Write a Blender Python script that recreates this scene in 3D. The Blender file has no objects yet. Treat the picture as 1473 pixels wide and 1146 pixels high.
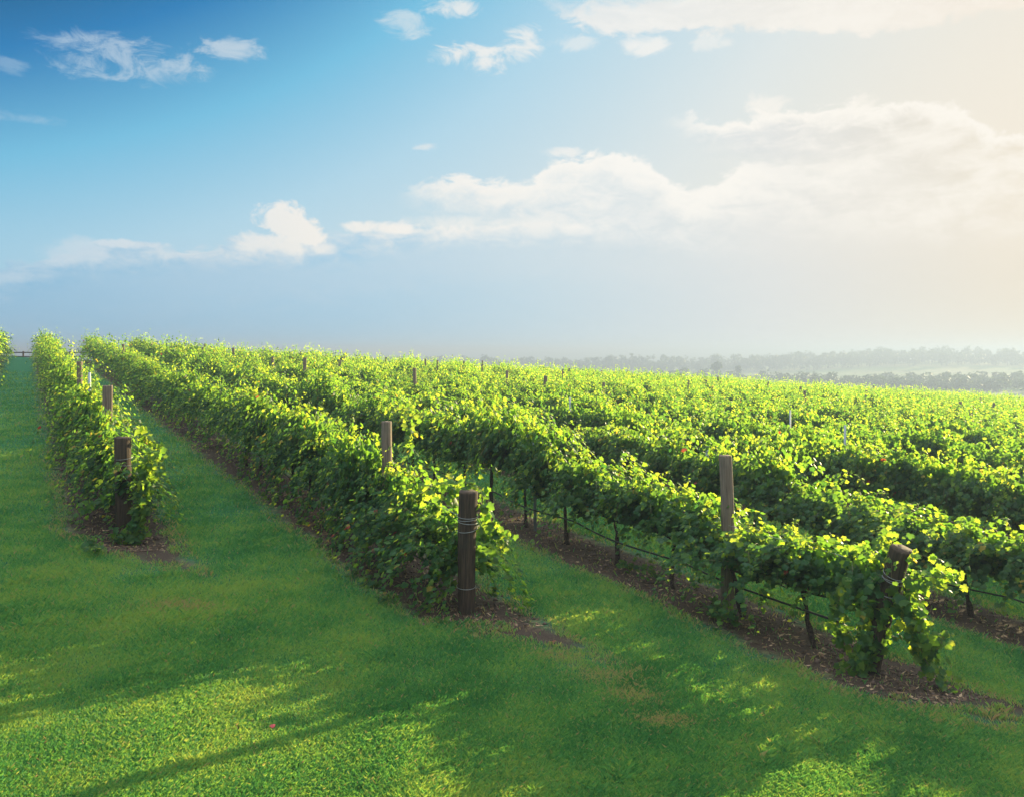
import bpy, math, random
import numpy as np
from mathutils import Vector

scene = bpy.context.scene
COL = scene.collection
R = math.radians
rng = np.random.default_rng(11)
random.seed(5)

# ------------------------------------------------------------------ camera
cd = bpy.data.cameras.new("camera")
cam = bpy.data.objects.new("camera", cd)
COL.objects.link(cam)
cam.location = (0, 0, 0)
cam.rotation_euler = (R(90), 0, 0)
cd.sensor_width = 36
cd.lens = 36 * 1300 / 1473
cd.shift_y = -65 / 1473
cd.clip_start = 0.1
cd.clip_end = 20000
scene.camera = cam

# ------------------------------------------------------------------ light, sky
SUN_AZ, SUN_EL = 44.0, 9.7            # degrees right of the view, above the horizon
EXPOSURE = 1.85
SUN_STRENGTH = 5.0
SKY_STRENGTH = 0.15
SKY_GAIN = 0.50
scene.view_settings.view_transform = 'Standard'
scene.view_settings.look = 'None'
scene.view_settings.exposure = EXPOSURE
scene.view_settings.gamma = 1
scene.cycles.use_denoising = True
scene.cycles.max_bounces = 8
scene.cycles.transmission_bounces = 6
scene.cycles.transparent_max_bounces = 8
scene.cycles.diffuse_bounces = 4
scene.cycles.volume_bounces = 0
scene.cycles.caustics_reflective = False
scene.cycles.caustics_refractive = False

S = Vector((math.sin(R(SUN_AZ)) * math.cos(R(SUN_EL)), math.cos(R(SUN_AZ)) * math.cos(R(SUN_EL)), math.sin(R(SUN_EL))))
ld = bpy.data.lights.new("sun", 'SUN')
ld.energy = SUN_STRENGTH
ld.angle = R(0.53)
ld.color = (1.0, 0.82, 0.46)
sun = bpy.data.objects.new("sun", ld)
sun.rotation_euler = S.to_track_quat('Z', 'Y').to_euler()
sun.location = (60, 60, 40)
COL.objects.link(sun)


class N:
    """a socket with arithmetic, for building node trees"""
    tree = None

    def __init__(self, s): self.s = s

    @staticmethod
    def math(op, *a, clamp=False):
        n = N.tree.nodes.new('ShaderNodeMath'); n.operation = op; n.use_clamp = clamp
        for i, v in enumerate(a):
            if isinstance(v, N): N.tree.links.new(v.s, n.inputs[i])
            else: n.inputs[i].default_value = v
        return N(n.outputs[0])

    def __add__(self, o): return N.math('ADD', self, o)
    __radd__ = __add__
    def __sub__(self, o): return N.math('SUBTRACT', self, o)
    def __rsub__(self, o): return N.math('SUBTRACT', o, self)
    def __mul__(self, o): return N.math('MULTIPLY', self, o)
    __rmul__ = __mul__
    def __truediv__(self, o): return N.math('DIVIDE', self, o)


def node(t, **kw):
    n = N.tree.nodes.new(t)
    for k, v in kw.items():
        if k.startswith('i_'):
            key = k[2:].replace('_', ' ')
            if key.isdigit(): key = int(key)
            if isinstance(v, N): N.tree.links.new(v.s, n.inputs[key])
            else: n.inputs[key].default_value = v
        else: setattr(n, k, v)
    return n


def smooth(x, a, b):
    n = node('ShaderNodeMapRange', interpolation_type='SMOOTHSTEP')
    n.inputs[1].default_value = a; n.inputs[2].default_value = b
    n.inputs[3].default_value = 0; n.inputs[4].default_value = 1
    N.tree.links.new(x.s, n.inputs[0])
    return N(n.outputs[0])


def noise(vec, scale, detail=4, rough=0.55, dist=0.0):
    n = node('ShaderNodeTexNoise')
    N.tree.links.new(vec.s, n.inputs['Vector'])
    n.inputs['Scale'].default_value = scale; n.inputs['Detail'].default_value = detail
    n.inputs['Roughness'].default_value = rough; n.inputs['Distortion'].default_value = dist
    return N(n.outputs[0])


def mix(f, a, b, mode='MIX'):
    n = N.tree.nodes.new('ShaderNodeMix'); n.data_type = 'RGBA'; n.blend_type = mode
    for i, v in ((0, f), (6, a), (7, b)):
        if isinstance(v, N): N.tree.links.new(v.s, n.inputs[i])
        elif i == 0: n.inputs[0].default_value = v
        else: n.inputs[i].default_value = (v[0], v[1], v[2], 1)
    return N(n.outputs[2])


def combine(x, y, z):
    n = N.tree.nodes.new('ShaderNodeCombineXYZ')
    for i, v in enumerate((x, y, z)):
        if isinstance(v, N): N.tree.links.new(v.s, n.inputs[i])
        else: n.inputs[i].default_value = v
    return N(n.outputs[0])


def ramp(f, stops):
    n = N.tree.nodes.new('ShaderNodeValToRGB')
    cr = n.color_ramp
    while len(cr.elements) < len(stops): cr.elements.new(0.5)
    for e, (p, c) in zip(cr.elements, stops):
        e.position = p; e.color = (c[0], c[1], c[2], 1)
    N.tree.links.new(f.s, n.inputs[0])
    return N(n.outputs[0])


world = bpy.data.worlds.new("World")
scene.world = world
world.use_nodes = True
nt = world.node_tree
nt.nodes.clear()
N.tree = nt
G = N(node('ShaderNodeTexCoord').outputs['Generated'])
sep = node('ShaderNodeSeparateXYZ'); nt.links.new(G.s, sep.inputs[0])
gx, gy, gz = (N(sep.outputs[i]) for i in range(3))
AZ = N.math('ARCTAN2', gx, gy) * 57.2958
EL = N.math('ARCSINE', gz) * 57.2958


def azel(px, py):                       # where in the sky a cloud stands, as compass angle and height angle
    x, z = (px - 736.5) / 1300, (508 - py) / 1300
    return math.degrees(math.atan(x)), math.degrees(math.atan(z / math.hypot(1, x)))


AZN = N.math('MULTIPLY_ADD', AZ, 1 / 80, 0.5, clamp=True)     # -40..40 degrees


def line(pts):
    """height angle of a cloud edge along the compass angle"""
    n = N.tree.nodes.new('ShaderNodeFloatCurve')
    c = n.mapping.curves[0]
    pts = [azel(*p) for p in pts]
    q = [((a / 80) + 0.5, (e + 5) / 40) for a, e in pts]
    while len(c.points) < len(q): c.points.new(0.5, 0.5)
    for p, (a, e) in zip(c.points, q):
        p.location = (a, e); p.handle_type = 'AUTO_CLAMPED'
    n.mapping.extend = 'HORIZONTAL'
    n.mapping.update()
    nt.links.new(AZN.s, n.inputs['Value'])
    return N(n.outputs[0]) * 40 - 5


sky = node('ShaderNodeTexSky', sky_type='NISHITA')
sky.sun_disc = False
sky.sun_elevation = R(SUN_EL)
sky.sun_rotation = R(SUN_AZ)
sky.altitude = 100
sky.air_density = 1.0
sky.dust_density = 1.2
sky.ozone_density = 2.0
clear = N(sky.outputs[0])
K = 1.0 / (2 ** EXPOSURE) / SKY_STRENGTH     # picture value -> world colour


def kc(r, g, b): return (r * K, g * K, b * K)


def vmath(op, a, b):
    n = node('ShaderNodeVectorMath', operation=op)
    for i, v in enumerate((a, b)):
        if isinstance(v, N): nt.links.new(v.s, n.inputs[i])
        else: n.inputs[i].default_value = v
    return N(n.outputs[0])


# the eye's and the film's shoulder on a bright sky: c / (c + k)
p_ = vmath('MULTIPLY', clear, (SKY_GAIN / K,) * 3)
p_ = vmath('DIVIDE', p_, vmath('ADD', p_, (0.62, 0.62, 0.62)))
gm = node('ShaderNodeGamma', i_Gamma=1.55); nt.links.new(p_.s, gm.inputs[0])
hs = node('ShaderNodeHueSaturation', i_Saturation=1.1, i_Value=1.0)
nt.links.new(gm.outputs[0], hs.inputs['Color'])
clear = vmath('MULTIPLY', N(hs.outputs[0]), kc(1.12, 1.12, 1.12))
# brightness round the sun, of thin high veil cloud
dotn = node('ShaderNodeVectorMath', operation='DOT_PRODUCT')
nt.links.new(G.s, dotn.inputs[0]); dotn.inputs[1].default_value = S
sang = N.math('ARCCOSINE', N(dotn.outputs['Value'])) * 57.2958
veil = N.math('POWER', 2.718, sang * sang * (-1 / (2 * 21.0 ** 2)))
clear = mix(veil * 0.93, clear, kc(0.93, 0.85, 0.72))
sp = node('ShaderNodeSeparateColor'); nt.links.new(clear.s, sp.inputs[0])
tone = ramp(N(sp.outputs[1]) / K, [(0.0, (0.002, 0.03, 0.10)), (0.27, (0.006, 0.085, 0.20)), (0.325, (0.026, 0.22, 0.50)), (0.40, (0.18, 0.53, 0.76)), (0.50, (0.44, 0.68, 0.82)), (0.68, (0.74, 0.80, 0.80)), (0.85, (0.90, 0.83, 0.71)), (1.0, (0.97, 0.87, 0.70))])
clear = vmath('MULTIPLY', tone, (K, K, K))
# clouds
cv = combine(AZ * 0.05, EL * 0.11, 0.0)
n1 = noise(cv, 2.2, 9, 0.58, 0.3)
n2 = noise(cv, 6.0, 9, 0.62, 0.4)
n3 = noise(combine(AZ * 0.045, EL * 0.16, 3.7), 3.0, 9, 0.62, 0.6)
bump = (n1 - 0.5) * 3.4 + (n2 - 0.5) * 2.0
nh0 = noise(combine(AZ * 0.20, EL * 0.26, 5.3), 1.5, 10, 0.62, 0.3)
nfe = noise(combine(AZ * 0.16, EL * 0.30, 2.1), 3.4, 10, 0.68, 0.6)
ELn = EL + bump * 0.40 + (nh0 - 0.5) * 2.2 + (nfe - 0.5) * 2.4
c1 = line([(-60, 395), (0, 386), (60, 372), (120, 356), (250, 352), (330, 346), (480, 338), (560, 326), (740, 316), (1000, 300), (1250, 285), (1473, 275)])
m1 = smooth(c1 - ELn, -0.12, 0.38)
in1 = smooth(c1 - ELn, 0.1, 2.0)
t2 = line([(540, 300), (585, 268), (640, 256), (760, 258), (795, 232), (860, 220), (930, 230), (990, 268), (1080, 235), (1200, 235), (1473, 220)])
b2 = line([(540, 290), (585, 272), (660, 290), (720, 312), (800, 335), (1473, 345)])
m2 = smooth(t2 - ELn, -0.1, 0.5) * smooth(ELn - b2, -1.6, 1.2) * smooth(AZ, -7.6, -5.6)
in2 = smooth(t2 - ELn, 0.3, 2.6)
t3 = line([(900, 200), (965, 168), (1060, 163), (1100, 150), (1150, 160), (1230, 148), (1380, 153), (1405, 174), (1473, 190), (1600, 200)])
b3 = line([(900, 180), (965, 172), (1030, 198), (1080, 225), (1200, 250), (1473, 300)])
m3 = smooth(t3 - ELn, -0.1, 0.45) * smooth(ELn - b3, -1.8, 1.4) * smooth(AZ, 9.0, 11.5)
in3 = smooth(t3 - ELn, 0.25, 1.5)
b4 = line([(740, -6), (800, 22), (835, 42), (900, 54), (1000, 50), (1150, 47), (1300, 44), (1400, 30), (1473, 12), (1600, -30)])
t4 = line([(760, 5), (830, 36), (900, 24), (1000, 10), (1100, -40), (1600, -160)])
m4 = smooth(ELn - b4, -0.15, 0.5) * smooth(t4 - ELn + 1.2, -0.5, 0.9) * smooth(AZ, 1.0, 4.5)
m4b = smooth(n3 + smooth(EL, 19.3, 21.2) * 0.35 + smooth(AZ, 0.0, 8.0) * 0.12, 0.72, 0.95) * smooth(EL, 18.0, 20.5)


nf = noise(combine(AZ * 0.16, EL * 0.30, 9.1), 2.4, 10, 0.66, 0.7)
nh = noise(combine(AZ * 0.20, EL * 0.26, 5.3), 2.6, 10, 0.62, 0.3)


def puff(px, py, rx, ry, gain=1.0, nz=None, soft=0.30):
    nz = nz or nf
    a, e = azel(px, py)
    q = N.math('POWER', (AZ - a) * (22.7 / rx), 2.0) + N.math('POWER', (EL - e) * (22.7 / ry), 2.0)
    return smooth(1.0 - q * 0.55 + (nz - 0.5) * (2.2 if nz is nh else 3.6), 0.30, 0.30 + soft * 3) * gain


small = [puff(185, 88, 95, 30, 0.55), puff(325, 68, 52, 18, 0.6), puff(30, 168, 55, 8, 0.35), puff(8, 95, 30, 10, 0.3),
         puff(640, 12, 42, 13, 0.8), puff(585, 35, 42, 18, 0.5), puff(665, 78, 52, 16, 0.9), puff(690, 92, 34, 14, 0.9), puff(750, 66, 32, 22, 0.8), puff(825, 62, 40, 10, 0.5),
         puff(925, 68, 42, 14, 0.8), puff(1020, 62, 30, 10, 0.5), puff(615, 210, 22, 7, 0.6), puff(805, 220, 34, 7, 0.8), puff(1100, 145, 28, 18, 0.8), puff(1240, 146, 20, 14, 0.7)]
heads = [puff(405, 318, 34, 26, 1, nh, 0.12), puff(440, 335, 34, 20, 1, nh, 0.12), puff(395, 350, 62, 16, 0.95, nh, 0.2), puff(460, 357, 26, 9, 0.8, nh, 0.3),
         puff(110, 362, 42, 20, 0.7, nh, 0.25), puff(190, 352, 50, 7, 0.9, nh, 0.2), puff(545, 328, 58, 9, 0.9, nh, 0.2), puff(640, 320, 60, 12, 0.6, nh, 0.3), puff(830, 332, 30, 9, 0.5, nh, 0.3), puff(15, 400, 26, 9, 0.6, nh, 0.3)]


def union(ms):
    o = ms[0]
    for m in ms[1:]: o = N.math('MAXIMUM', o, m)
    return o


SM = union(small); HD = union(heads)
# cloud tones by compass angle (0..1 = -40..40 deg): blue in the west, warm towards the sun
deep = ramp(AZN, [(0.10, kc(0.20, 0.49, 0.73)), (0.25, kc(0.31, 0.57, 0.77)), (0.37, kc(0.37, 0.62, 0.80)), (0.52, kc(0.53, 0.70, 0.80)), (0.70, kc(0.74, 0.76, 0.755)), (0.86, kc(0.84, 0.76, 0.63)), (1.0, kc(0.95, 0.79, 0.58))])
rim = ramp(AZN, [(0.10, kc(0.50, 0.68, 0.82)), (0.35, kc(0.93, 0.90, 0.84)), (0.6, kc(0.99, 0.96, 0.90)), (0.86, kc(1.0, 0.95, 0.86)), (1.0, kc(1.0, 0.92, 0.80))])
mid = ramp(AZN, [(0.10, kc(0.42, 0.60, 0.76)), (0.35, kc(0.66, 0.74, 0.80)), (0.6, kc(0.83, 0.84, 0.82)), (0.86, kc(0.92, 0.84, 0.73)), (1.0, kc(0.95, 0.85, 0.7))])
wisp = smooth(n3 * 0.6 + nfe * 0.4, 0.38, 0.64)
col = clear
col = mix(m1 * 0.96, col, mix(in1, mix(0.3 + 0.7 * wisp, deep, rim), mix(wisp * 0.22, deep, rim)))
col = mix(m2 * 0.95, col, mix(in2 * 0.9, rim, mix(wisp * 0.8, mix(0.35, deep, mid), rim)))
col = mix(m3 * 0.95, col, mix(in3 * 0.95, rim, mix(wisp * 0.8, deep, rim)))
col = mix(smooth(c1 - EL + (n1 - 0.5) * 5.0, -0.3, 4.2) * 0.85, col, mix(smooth(c1 - EL + (wisp - 0.5) * 1.6, 0.5, 6.0), mix(0.55, deep, mid), deep))
col = mix(m4 * 0.93, col, mix(wisp * 0.6, mid, rim))
col = mix(SM, col, mix(0.35, rim, mid))
col = mix(HD, col, rim)
over_fill = smooth(EL, 27, 42) * smooth(noise(vmath('MULTIPLY', G, (1, 1, 1)), 2.6, 6, 0.6), 0.36, 0.54)  # bright cloud overhead, out of view, added to fill the shade with light
col = mix(over_fill, col, kc(3.3, 3.5, 3.7))
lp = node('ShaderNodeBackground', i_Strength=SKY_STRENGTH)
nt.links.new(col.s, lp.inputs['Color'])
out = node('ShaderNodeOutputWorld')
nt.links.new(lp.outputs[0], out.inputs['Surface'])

# ------------------------------------------------------------------ layout of the vineyard
# u runs up the rows away from the camera, v across them to the right
TH = math.atan(698.5 / 1300)
DX, DY = -math.sin(TH), math.cos(TH)
PX_, PY_ = math.cos(TH), math.sin(TH)
SP, V0 = 3.86, 1.45                     # row spacing, first row
ROT = math.atan2(DY, DX)                # a vine's local x lies along the row
UEND = 97.0


def xy(u, v): return u * DX + v * PX_, u * DY + v * PY_
def uv(x, y): return x * DX + y * DY, x * PX_ + y * PY_


def head(v):                            # where each row begins
    vc = np.clip(v, -4, 16.5)
    return 18.9 - 1.66 * vc + 0.047 * vc * vc


VALLEY = -22.0


def terrain(x, y):
    x = np.asarray(x, float); y = np.asarray(y, float)
    u, v = uv(x, y)
    z = -3.62 + 0.035 * np.clip(u, -40, 88)
    z = z - 0.062 * np.clip(v, -30, 900)
    k = np.clip(u - 88, 0, None)
    z = z + 0.035 * np.minimum(k, 30) - 0.0022 * np.minimum(k, 60) ** 2 - 0.20 * np.clip(k - 60, 0, None)
    z = z - 0.0012 * np.clip(-30 - v, 0, None) ** 2
    z = z + 0.05 * np.sin(u * 0.21 + 0.8) * np.sin(v * 0.33) * np.clip((np.hypot(x, y) - 8) / 30, 0, 1)
    # smooth maximum with the valley floor
    h = np.clip(0.5 + (z - VALLEY) / 12.0, 0, 1)
    z = VALLEY * (1 - h) + z * h + 6.0 * h * (1 - h)
    r = np.hypot(x, y)
    az = np.degrees(np.arctan2(x, y))
    ridge = 30 * np.exp(-((r - 3300) / 500) ** 2) * (0.72 + 0.2 * np.sin(az * 0.42 + 0.3) + 0.1 * np.sin(az * 1.1)) * (y > 0)
    knoll = 12 * np.exp(-((az - 25) / 8.5) ** 2 - ((r - 1250) / 240) ** 2) * (y > 0)
    return z + ridge + knoll


def tz(x, y): return float(terrain(x, y))


def at(px, py, Y):                      # a point of the photograph at depth Y
    return Vector(((px - 736.5) / 1300 * Y, Y, (508 - py) / 1300 * Y))


# ------------------------------------------------------------------ materials
def material(name):
    m = bpy.data.materials.new(name); m.use_nodes = True
    m.node_tree.nodes.clear(); N.tree = m.node_tree
    return m, N(node('ShaderNodeNewGeometry').outputs['Position'])


def finish(m, shader_out, vol=None):
    o = node('ShaderNodeOutputMaterial')
    if shader_out is not None: m.node_tree.links.new(shader_out, o.inputs['Surface'])
    if vol is not None: m.node_tree.links.new(vol, o.inputs['Volume'])
    return m


def principled(color, rough=0.8, spec=0.3, bump=None, bstr=0.3, bdist=0.02, metal=0.0):
    p = node('ShaderNodeBsdfPrincipled', i_Roughness=rough, i_Metallic=metal)
    p.inputs['Specular IOR Level'].default_value = spec
    if isinstance(color, N): N.tree.links.new(color.s, p.inputs['Base Color'])
    else: p.inputs['Base Color'].default_value = (*color, 1)
    if bump is not None:
        b = node('ShaderNodeBump', i_Strength=bstr, i_Distance=bdist)
        N.tree.links.new(bump.s, b.inputs['Height']); N.tree.links.new(b.outputs[0], p.inputs['Normal'])
    return p


def attr(name): return N(node('ShaderNodeAttribute', attribute_name=name).outputs['Fac'])


def leaf_mat(name, stops, tstops, tmix=0.5, rough=0.5, spec=0.22):
    m, P = material(name)
    t = attr('tint')
    c = ramp(t, stops); tc = ramp(t, tstops)
    p = principled(c, rough, spec)
    tr = node('ShaderNodeBsdfTranslucent')
    m.node_tree.links.new(tc.s, tr.inputs['Color'])
    ms = node('ShaderNodeMixShader', i_Fac=tmix)
    m.node_tree.links.new(p.outputs[0], ms.inputs[1]); m.node_tree.links.new(tr.outputs[0], ms.inputs[2])
    return finish(m, ms.outputs[0])


M_LEAF = leaf_mat("vine_leaf",
    [(0.0, (0.008, 0.042, 0.018)), (0.55, (0.015, 0.066, 0.022)), (0.93, (0.055, 0.125, 0.026)), (0.965, (0.24, 0.19, 0.03)), (1.0, (0.26, 0.055, 0.03))],
    [(0.0, (0.06, 0.21, 0.028)), (0.55, (0.27, 0.47, 0.030)), (0.93, (0.68, 0.74, 0.05)), (0.965, (0.62, 0.46, 0.05)), (1.0, (0.40, 0.08, 0.03))], 0.54)
M_GRASS = leaf_mat("grass_blade",
    [(0.0, (0.010, 0.085, 0.038)), (0.45, (0.034, 0.205, 0.076)), (0.92, (0.110, 0.250, 0.070)), (1.0, (0.34, 0.24, 0.12))],
    [(0.0, (0.10, 0.34, 0.05)), (0.5, (0.27, 0.46, 0.04)), (0.92, (0.50, 0.56, 0.06)), (1.0, (0.42, 0.26, 0.10))], 0.4, 0.5, 0.25)
M_TREE = leaf_mat("tree_leaf",
    [(0.0, (0.022, 0.050, 0.020)), (1.0, (0.055, 0.085, 0.030))],
    [(0.0, (0.05, 0.09, 0.02)), (1.0, (0.10, 0.15, 0.03))], 0.25, 0.6, 0.2)


def stem_mat():
    m, P = material("green_shoot_stem")
    n = noise(P, 14, 3)
    return finish(m, principled(mix(n, (0.09, 0.13, 0.03), (0.16, 0.09, 0.04)), 0.6).outputs[0])


def bark_mat():
    m, P = material("vine_bark")
    n = noise(combine(*[N(x) for x in ()]) if False else P, 40, 6, 0.7)
    c = mix(smooth(n, 0.35, 0.7), (0.018, 0.013, 0.011), (0.075, 0.055, 0.042))
    return finish(m, principled(c, 0.95, 0.1, n, 0.8, 0.02).outputs[0])


def wood_mat(name, dark, light, stain):
    m, P = material(name)
    tc = N(node('ShaderNodeTexCoord').outputs['Object'])
    mp = node('ShaderNodeMapping'); m.node_tree.links.new(tc.s, mp.inputs[0])
    mp.inputs['Scale'].default_value = (26, 26, 1.3)
    g = noise(N(mp.outputs[0]), 1.6, 7, 0.65, 0.5)
    mp2 = node('ShaderNodeMapping'); m.node_tree.links.new(tc.s, mp2.inputs[0])
    mp2.inputs['Scale'].default_value = (60, 60, 2.0)
    cr = noise(N(mp2.outputs[0]), 1.0, 4, 0.6)
    b = noise(tc, 5.0, 4)
    c = mix(smooth(g, 0.3, 0.7), dark, light)
    c = mix(smooth(b, 0.5, 0.75) * 0.6, c, stain)
    c = mix(smooth(cr, 0.62, 0.70) * 0.8, c, (dark[0] * 0.35, dark[1] * 0.35, dark[2] * 0.35))
    return finish(m, principled(c, 0.85, 0.15, g + cr, 0.7, 0.012).outputs[0])


def plain_mat(name, color, rough=0.5, metal=0.0, var=0.25):
    m, P = material(name)
    n = noise(P, 9, 4)
    d = tuple(c * (1 - var) for c in color)
    return finish(m, principled(mix(n, color, d), rough, 0.4, metal=metal).outputs[0])


M_LITTER = leaf_mat("dead_litter", [(0.0, (0.05, 0.033, 0.022)), (0.6, (0.16, 0.10, 0.06)), (1.0, (0.36, 0.26, 0.16))], [(0.0, (0.05, 0.03, 0.02)), (1.0, (0.25, 0.15, 0.08))], 0.15, 0.8, 0.15)
M_CLOD = plain_mat("soil_clod", (0.085, 0.057, 0.042), 0.95)
M_STEM = stem_mat(); M_BARK = bark_mat()
M_ENDPOST = wood_mat("dark_treated_post", (0.026, 0.020, 0.015), (0.075, 0.052, 0.036), (0.030, 0.032, 0.024))
M_POST = wood_mat("weathered_post", (0.10, 0.078, 0.060), (0.23, 0.175, 0.13), (0.10, 0.095, 0.07))
M_STEEL = plain_mat("galvanised_steel", (0.30, 0.35, 0.37), 0.6, 0.3, 0.35)
M_WIRE = plain_mat("fence_wire", (0.30, 0.32, 0.32), 0.45, 0.7)
M_HOSE = plain_mat("black_hose", (0.022, 0.024, 0.024), 0.45)
M_RED = plain_mat("red_fallen_leaf", (0.30, 0.02, 0.02), 0.5)
M_BROWN = plain_mat("brown_fallen_leaf", (0.16, 0.055, 0.04), 0.6)
M_WALL = plain_mat("white_painted_wall", (0.75, 0.74, 0.70), 0.6, 0, 0.1)
M_ROOF = plain_mat("white_metal_roof", (0.82, 0.82, 0.80), 0.4, 0, 0.05)
M_DARK = plain_mat("dark_opening", (0.05, 0.05, 0.05), 0.6)
M_TRUNK = plain_mat("tree_bark", (0.13, 0.10, 0.075), 0.9)


def ground_mat():
    m, P = material("ground_soil_and_grass")
    L = m.node_tree.links
    def dot(a, b):
        n = node('ShaderNodeVectorMath', operation='DOT_PRODUCT')
        L.new(P.s, n.inputs[0]); n.inputs[1].default_value = (a, b, 0); return N(n.outputs['Value'])
    U, V = dot(DX, DY), dot(PX_, PY_)
    wob = noise(P, 0.9, 5, 0.6)
    wob2 = noise(P, 5.0, 5, 0.65)
    fine = noise(P, 38, 6, 0.7)
    fine2 = noise(P, 150, 3, 0.7)
    rowf = N.math('ABSOLUTE', N.math('FRACT', (V - V0) / SP + 0.5) - 0.5) * SP
    vc = N.math('MINIMUM', V, 16.5)
    hd = 18.9 - 1.66 * vc + 0.047 * (vc * vc)
    edge = rowf + (wob - 0.5) * 1.0 + (wob2 - 0.5) * 0.9 + (fine - 0.5) * 0.5
    strip = 1 - smooth(edge, 0.62, 0.95)
    into = U - hd + (wob - 0.5) * 2.0 + (wob2 - 0.5) * 0.8
    strip = strip * smooth(into, -1.7, -0.9) * smooth(U * -1.0, -UEND - 1.0, -UEND + 1.0) * smooth(V, -4.5, -4.0)
    fringe = (1 - smooth(edge, 0.75, 1.3)) * smooth(into, -2.6, -1.2) * smooth(U * -1.0, -UEND - 1.0, -UEND + 1.0)
    grass = mix(smooth(wob2, 0.3, 0.7), (0.020, 0.140, 0.062), (0.035, 0.175, 0.072))
    grass = mix(smooth(fine, 0.35, 0.75), mix(0.5, grass, (0.02, 0.05, 0.02)), grass)
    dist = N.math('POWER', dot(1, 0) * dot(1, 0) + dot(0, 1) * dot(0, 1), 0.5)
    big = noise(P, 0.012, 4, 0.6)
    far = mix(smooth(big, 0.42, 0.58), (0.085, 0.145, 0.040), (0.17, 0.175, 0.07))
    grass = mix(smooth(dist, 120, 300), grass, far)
    soil = mix(smooth(fine, 0.3, 0.7), (0.036, 0.026, 0.020), (0.085, 0.062, 0.046))
    soil = mix(smooth(fine2, 0.62, 0.75) * 0.7, soil, (0.26, 0.18, 0.12))
    dry = mix(fine, (0.20, 0.135, 0.075), (0.10, 0.085, 0.045))
    c = mix(fringe * smooth(wob2, 0.42, 0.6) * 0.8, grass, dry)
    c = mix(strip, c, soil)
    b = fine + fine2 * 0.5
    return finish(m, principled(c, 0.95, 0.1, b, 0.9, 0.04).outputs[0])


M_GROUND = ground_mat()


# ------------------------------------------------------------------ mesh helpers
class Geo:
    def __init__(self):
        self.v, self.f, self.m, self.t, self.n = [], [], [], [], 0

    def add(self, v, f, mat=0, tint=None):
        v = np.asarray(v, np.float32).reshape(-1, 3); f = np.asarray(f, np.int32).reshape(-1, 3)
        self.v.append(v); self.f.append(f + self.n); self.m.append(np.full(len(f), mat, np.int32))
        self.t.append(np.zeros(len(v), np.float32) if tint is None else np.asarray(tint, np.float32))
        self.n += len(v)

    def mesh(self, name, mats, smooth_=False, tint=False):
        v = np.concatenate(self.v); f = np.concatenate(self.f); mi = np.concatenate(self.m)
        me = bpy.data.meshes.new(name)
        me.vertices.add(len(v)); me.vertices.foreach_set('co', v.ravel())
        me.loops.add(f.size); me.loops.foreach_set('vertex_index', f.ravel())
        me.polygons.add(len(f)); me.polygons.foreach_set('loop_start', np.arange(0, f.size, 3, dtype=np.int32))
        me.polygons.foreach_set('loop_total', np.full(len(f), 3, np.int32))
        me.polygons.foreach_set('material_index', mi)
        if smooth_: me.polygons.foreach_set('use_smooth', np.ones(len(f), bool))
        for mt in mats: me.materials.append(mt)
        if tint:
            a = me.attributes.new('tint', 'FLOAT', 'POINT'); a.data.foreach_set('value', np.concatenate(self.t))
        me.update(calc_edges=True)
        return me


def link(name, me, parent=None):
    o = bpy.data.objects.new(name, me); COL.objects.link(o)
    if parent is not None: o.parent = parent
    return o


def tag(o, label=None, cat=None, group=None, kind=None):
    if label: o['label'] = label
    if cat: o['category'] = cat
    if group: o['group'] = group
    if kind: o['kind'] = kind
    return o


def empty(name, loc, rz=0.0):
    o = bpy.data.objects.new(name, None); COL.objects.link(o)
    o.location = loc; o.rotation_euler = (0, 0, rz); o.empty_display_size = 0.3
    return o


def tube(g, pts, rad, sides=8, mat=0, cap=True, jitter=0.0, seed=0):
    pts = np.asarray(pts, float); n = len(pts)
    rad = np.broadcast_to(np.asarray(rad, float), (n,))
    r_ = np.random.default_rng(seed)
    t = np.gradient(pts, axis=0); t /= np.linalg.norm(t, axis=1, keepdims=True) + 1e-9
    ref = np.array([0.31, 0.95, 0.05]) if abs(t[0][2]) > 0.6 else np.array([0, 0, 1.0])
    a = np.cross(t, ref); a /= np.linalg.norm(a, axis=1, keepdims=True) + 1e-9
    b = np.cross(t, a)
    ang = np.linspace(0, 2 * np.pi, sides, endpoint=False)
    rr = rad[:, None] * (1 + jitter * r_.normal(size=(n, sides)))
    v = pts[:, None, :] + rr[..., None] * (np.cos(ang)[None, :, None] * a[:, None, :] + np.sin(ang)[None, :, None] * b[:, None, :])
    f = []
    i = np.arange(n - 1)[:, None] * sides; j = np.arange(sides)[None, :]; k = (j + 1) % sides
    f = np.concatenate([np.stack([i + j, i + k, i + sides + k], -1).reshape(-1, 3), np.stack([i + j, i + sides + k, i + sides + j], -1).reshape(-1, 3)])
    v = v.reshape(-1, 3)
    if cap:
        c0, c1 = len(v), len(v) + 1
        v = np.concatenate([v, pts[:1], pts[-1:]])
        jj = np.arange(sides); kk = (jj + 1) % sides
        f = np.concatenate([f, np.stack([np.full(sides, c0), kk, jj], -1), np.stack([np.full(sides, c1), (n - 1) * sides + jj, (n - 1) * sides + kk], -1)])
    g.add(v, f, mat)


def box(g, lo, hi, mat=0):
    (x0, y0, z0), (x1, y1, z1) = lo, hi
    v = [(x0, y0, z0), (x1, y0, z0), (x1, y1, z0), (x0, y1, z0), (x0, y0, z1), (x1, y0, z1), (x1, y1, z1), (x0, y1, z1)]
    q = [(0, 3, 2, 1), (4, 5, 6, 7), (0, 1, 5, 4), (1, 2, 6, 5), (2, 3, 7, 6), (3, 0, 4, 7)]
    g.add(v, [t for a, b, c, d in q for t in ((a, b, c), (a, c, d))], mat)


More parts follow.
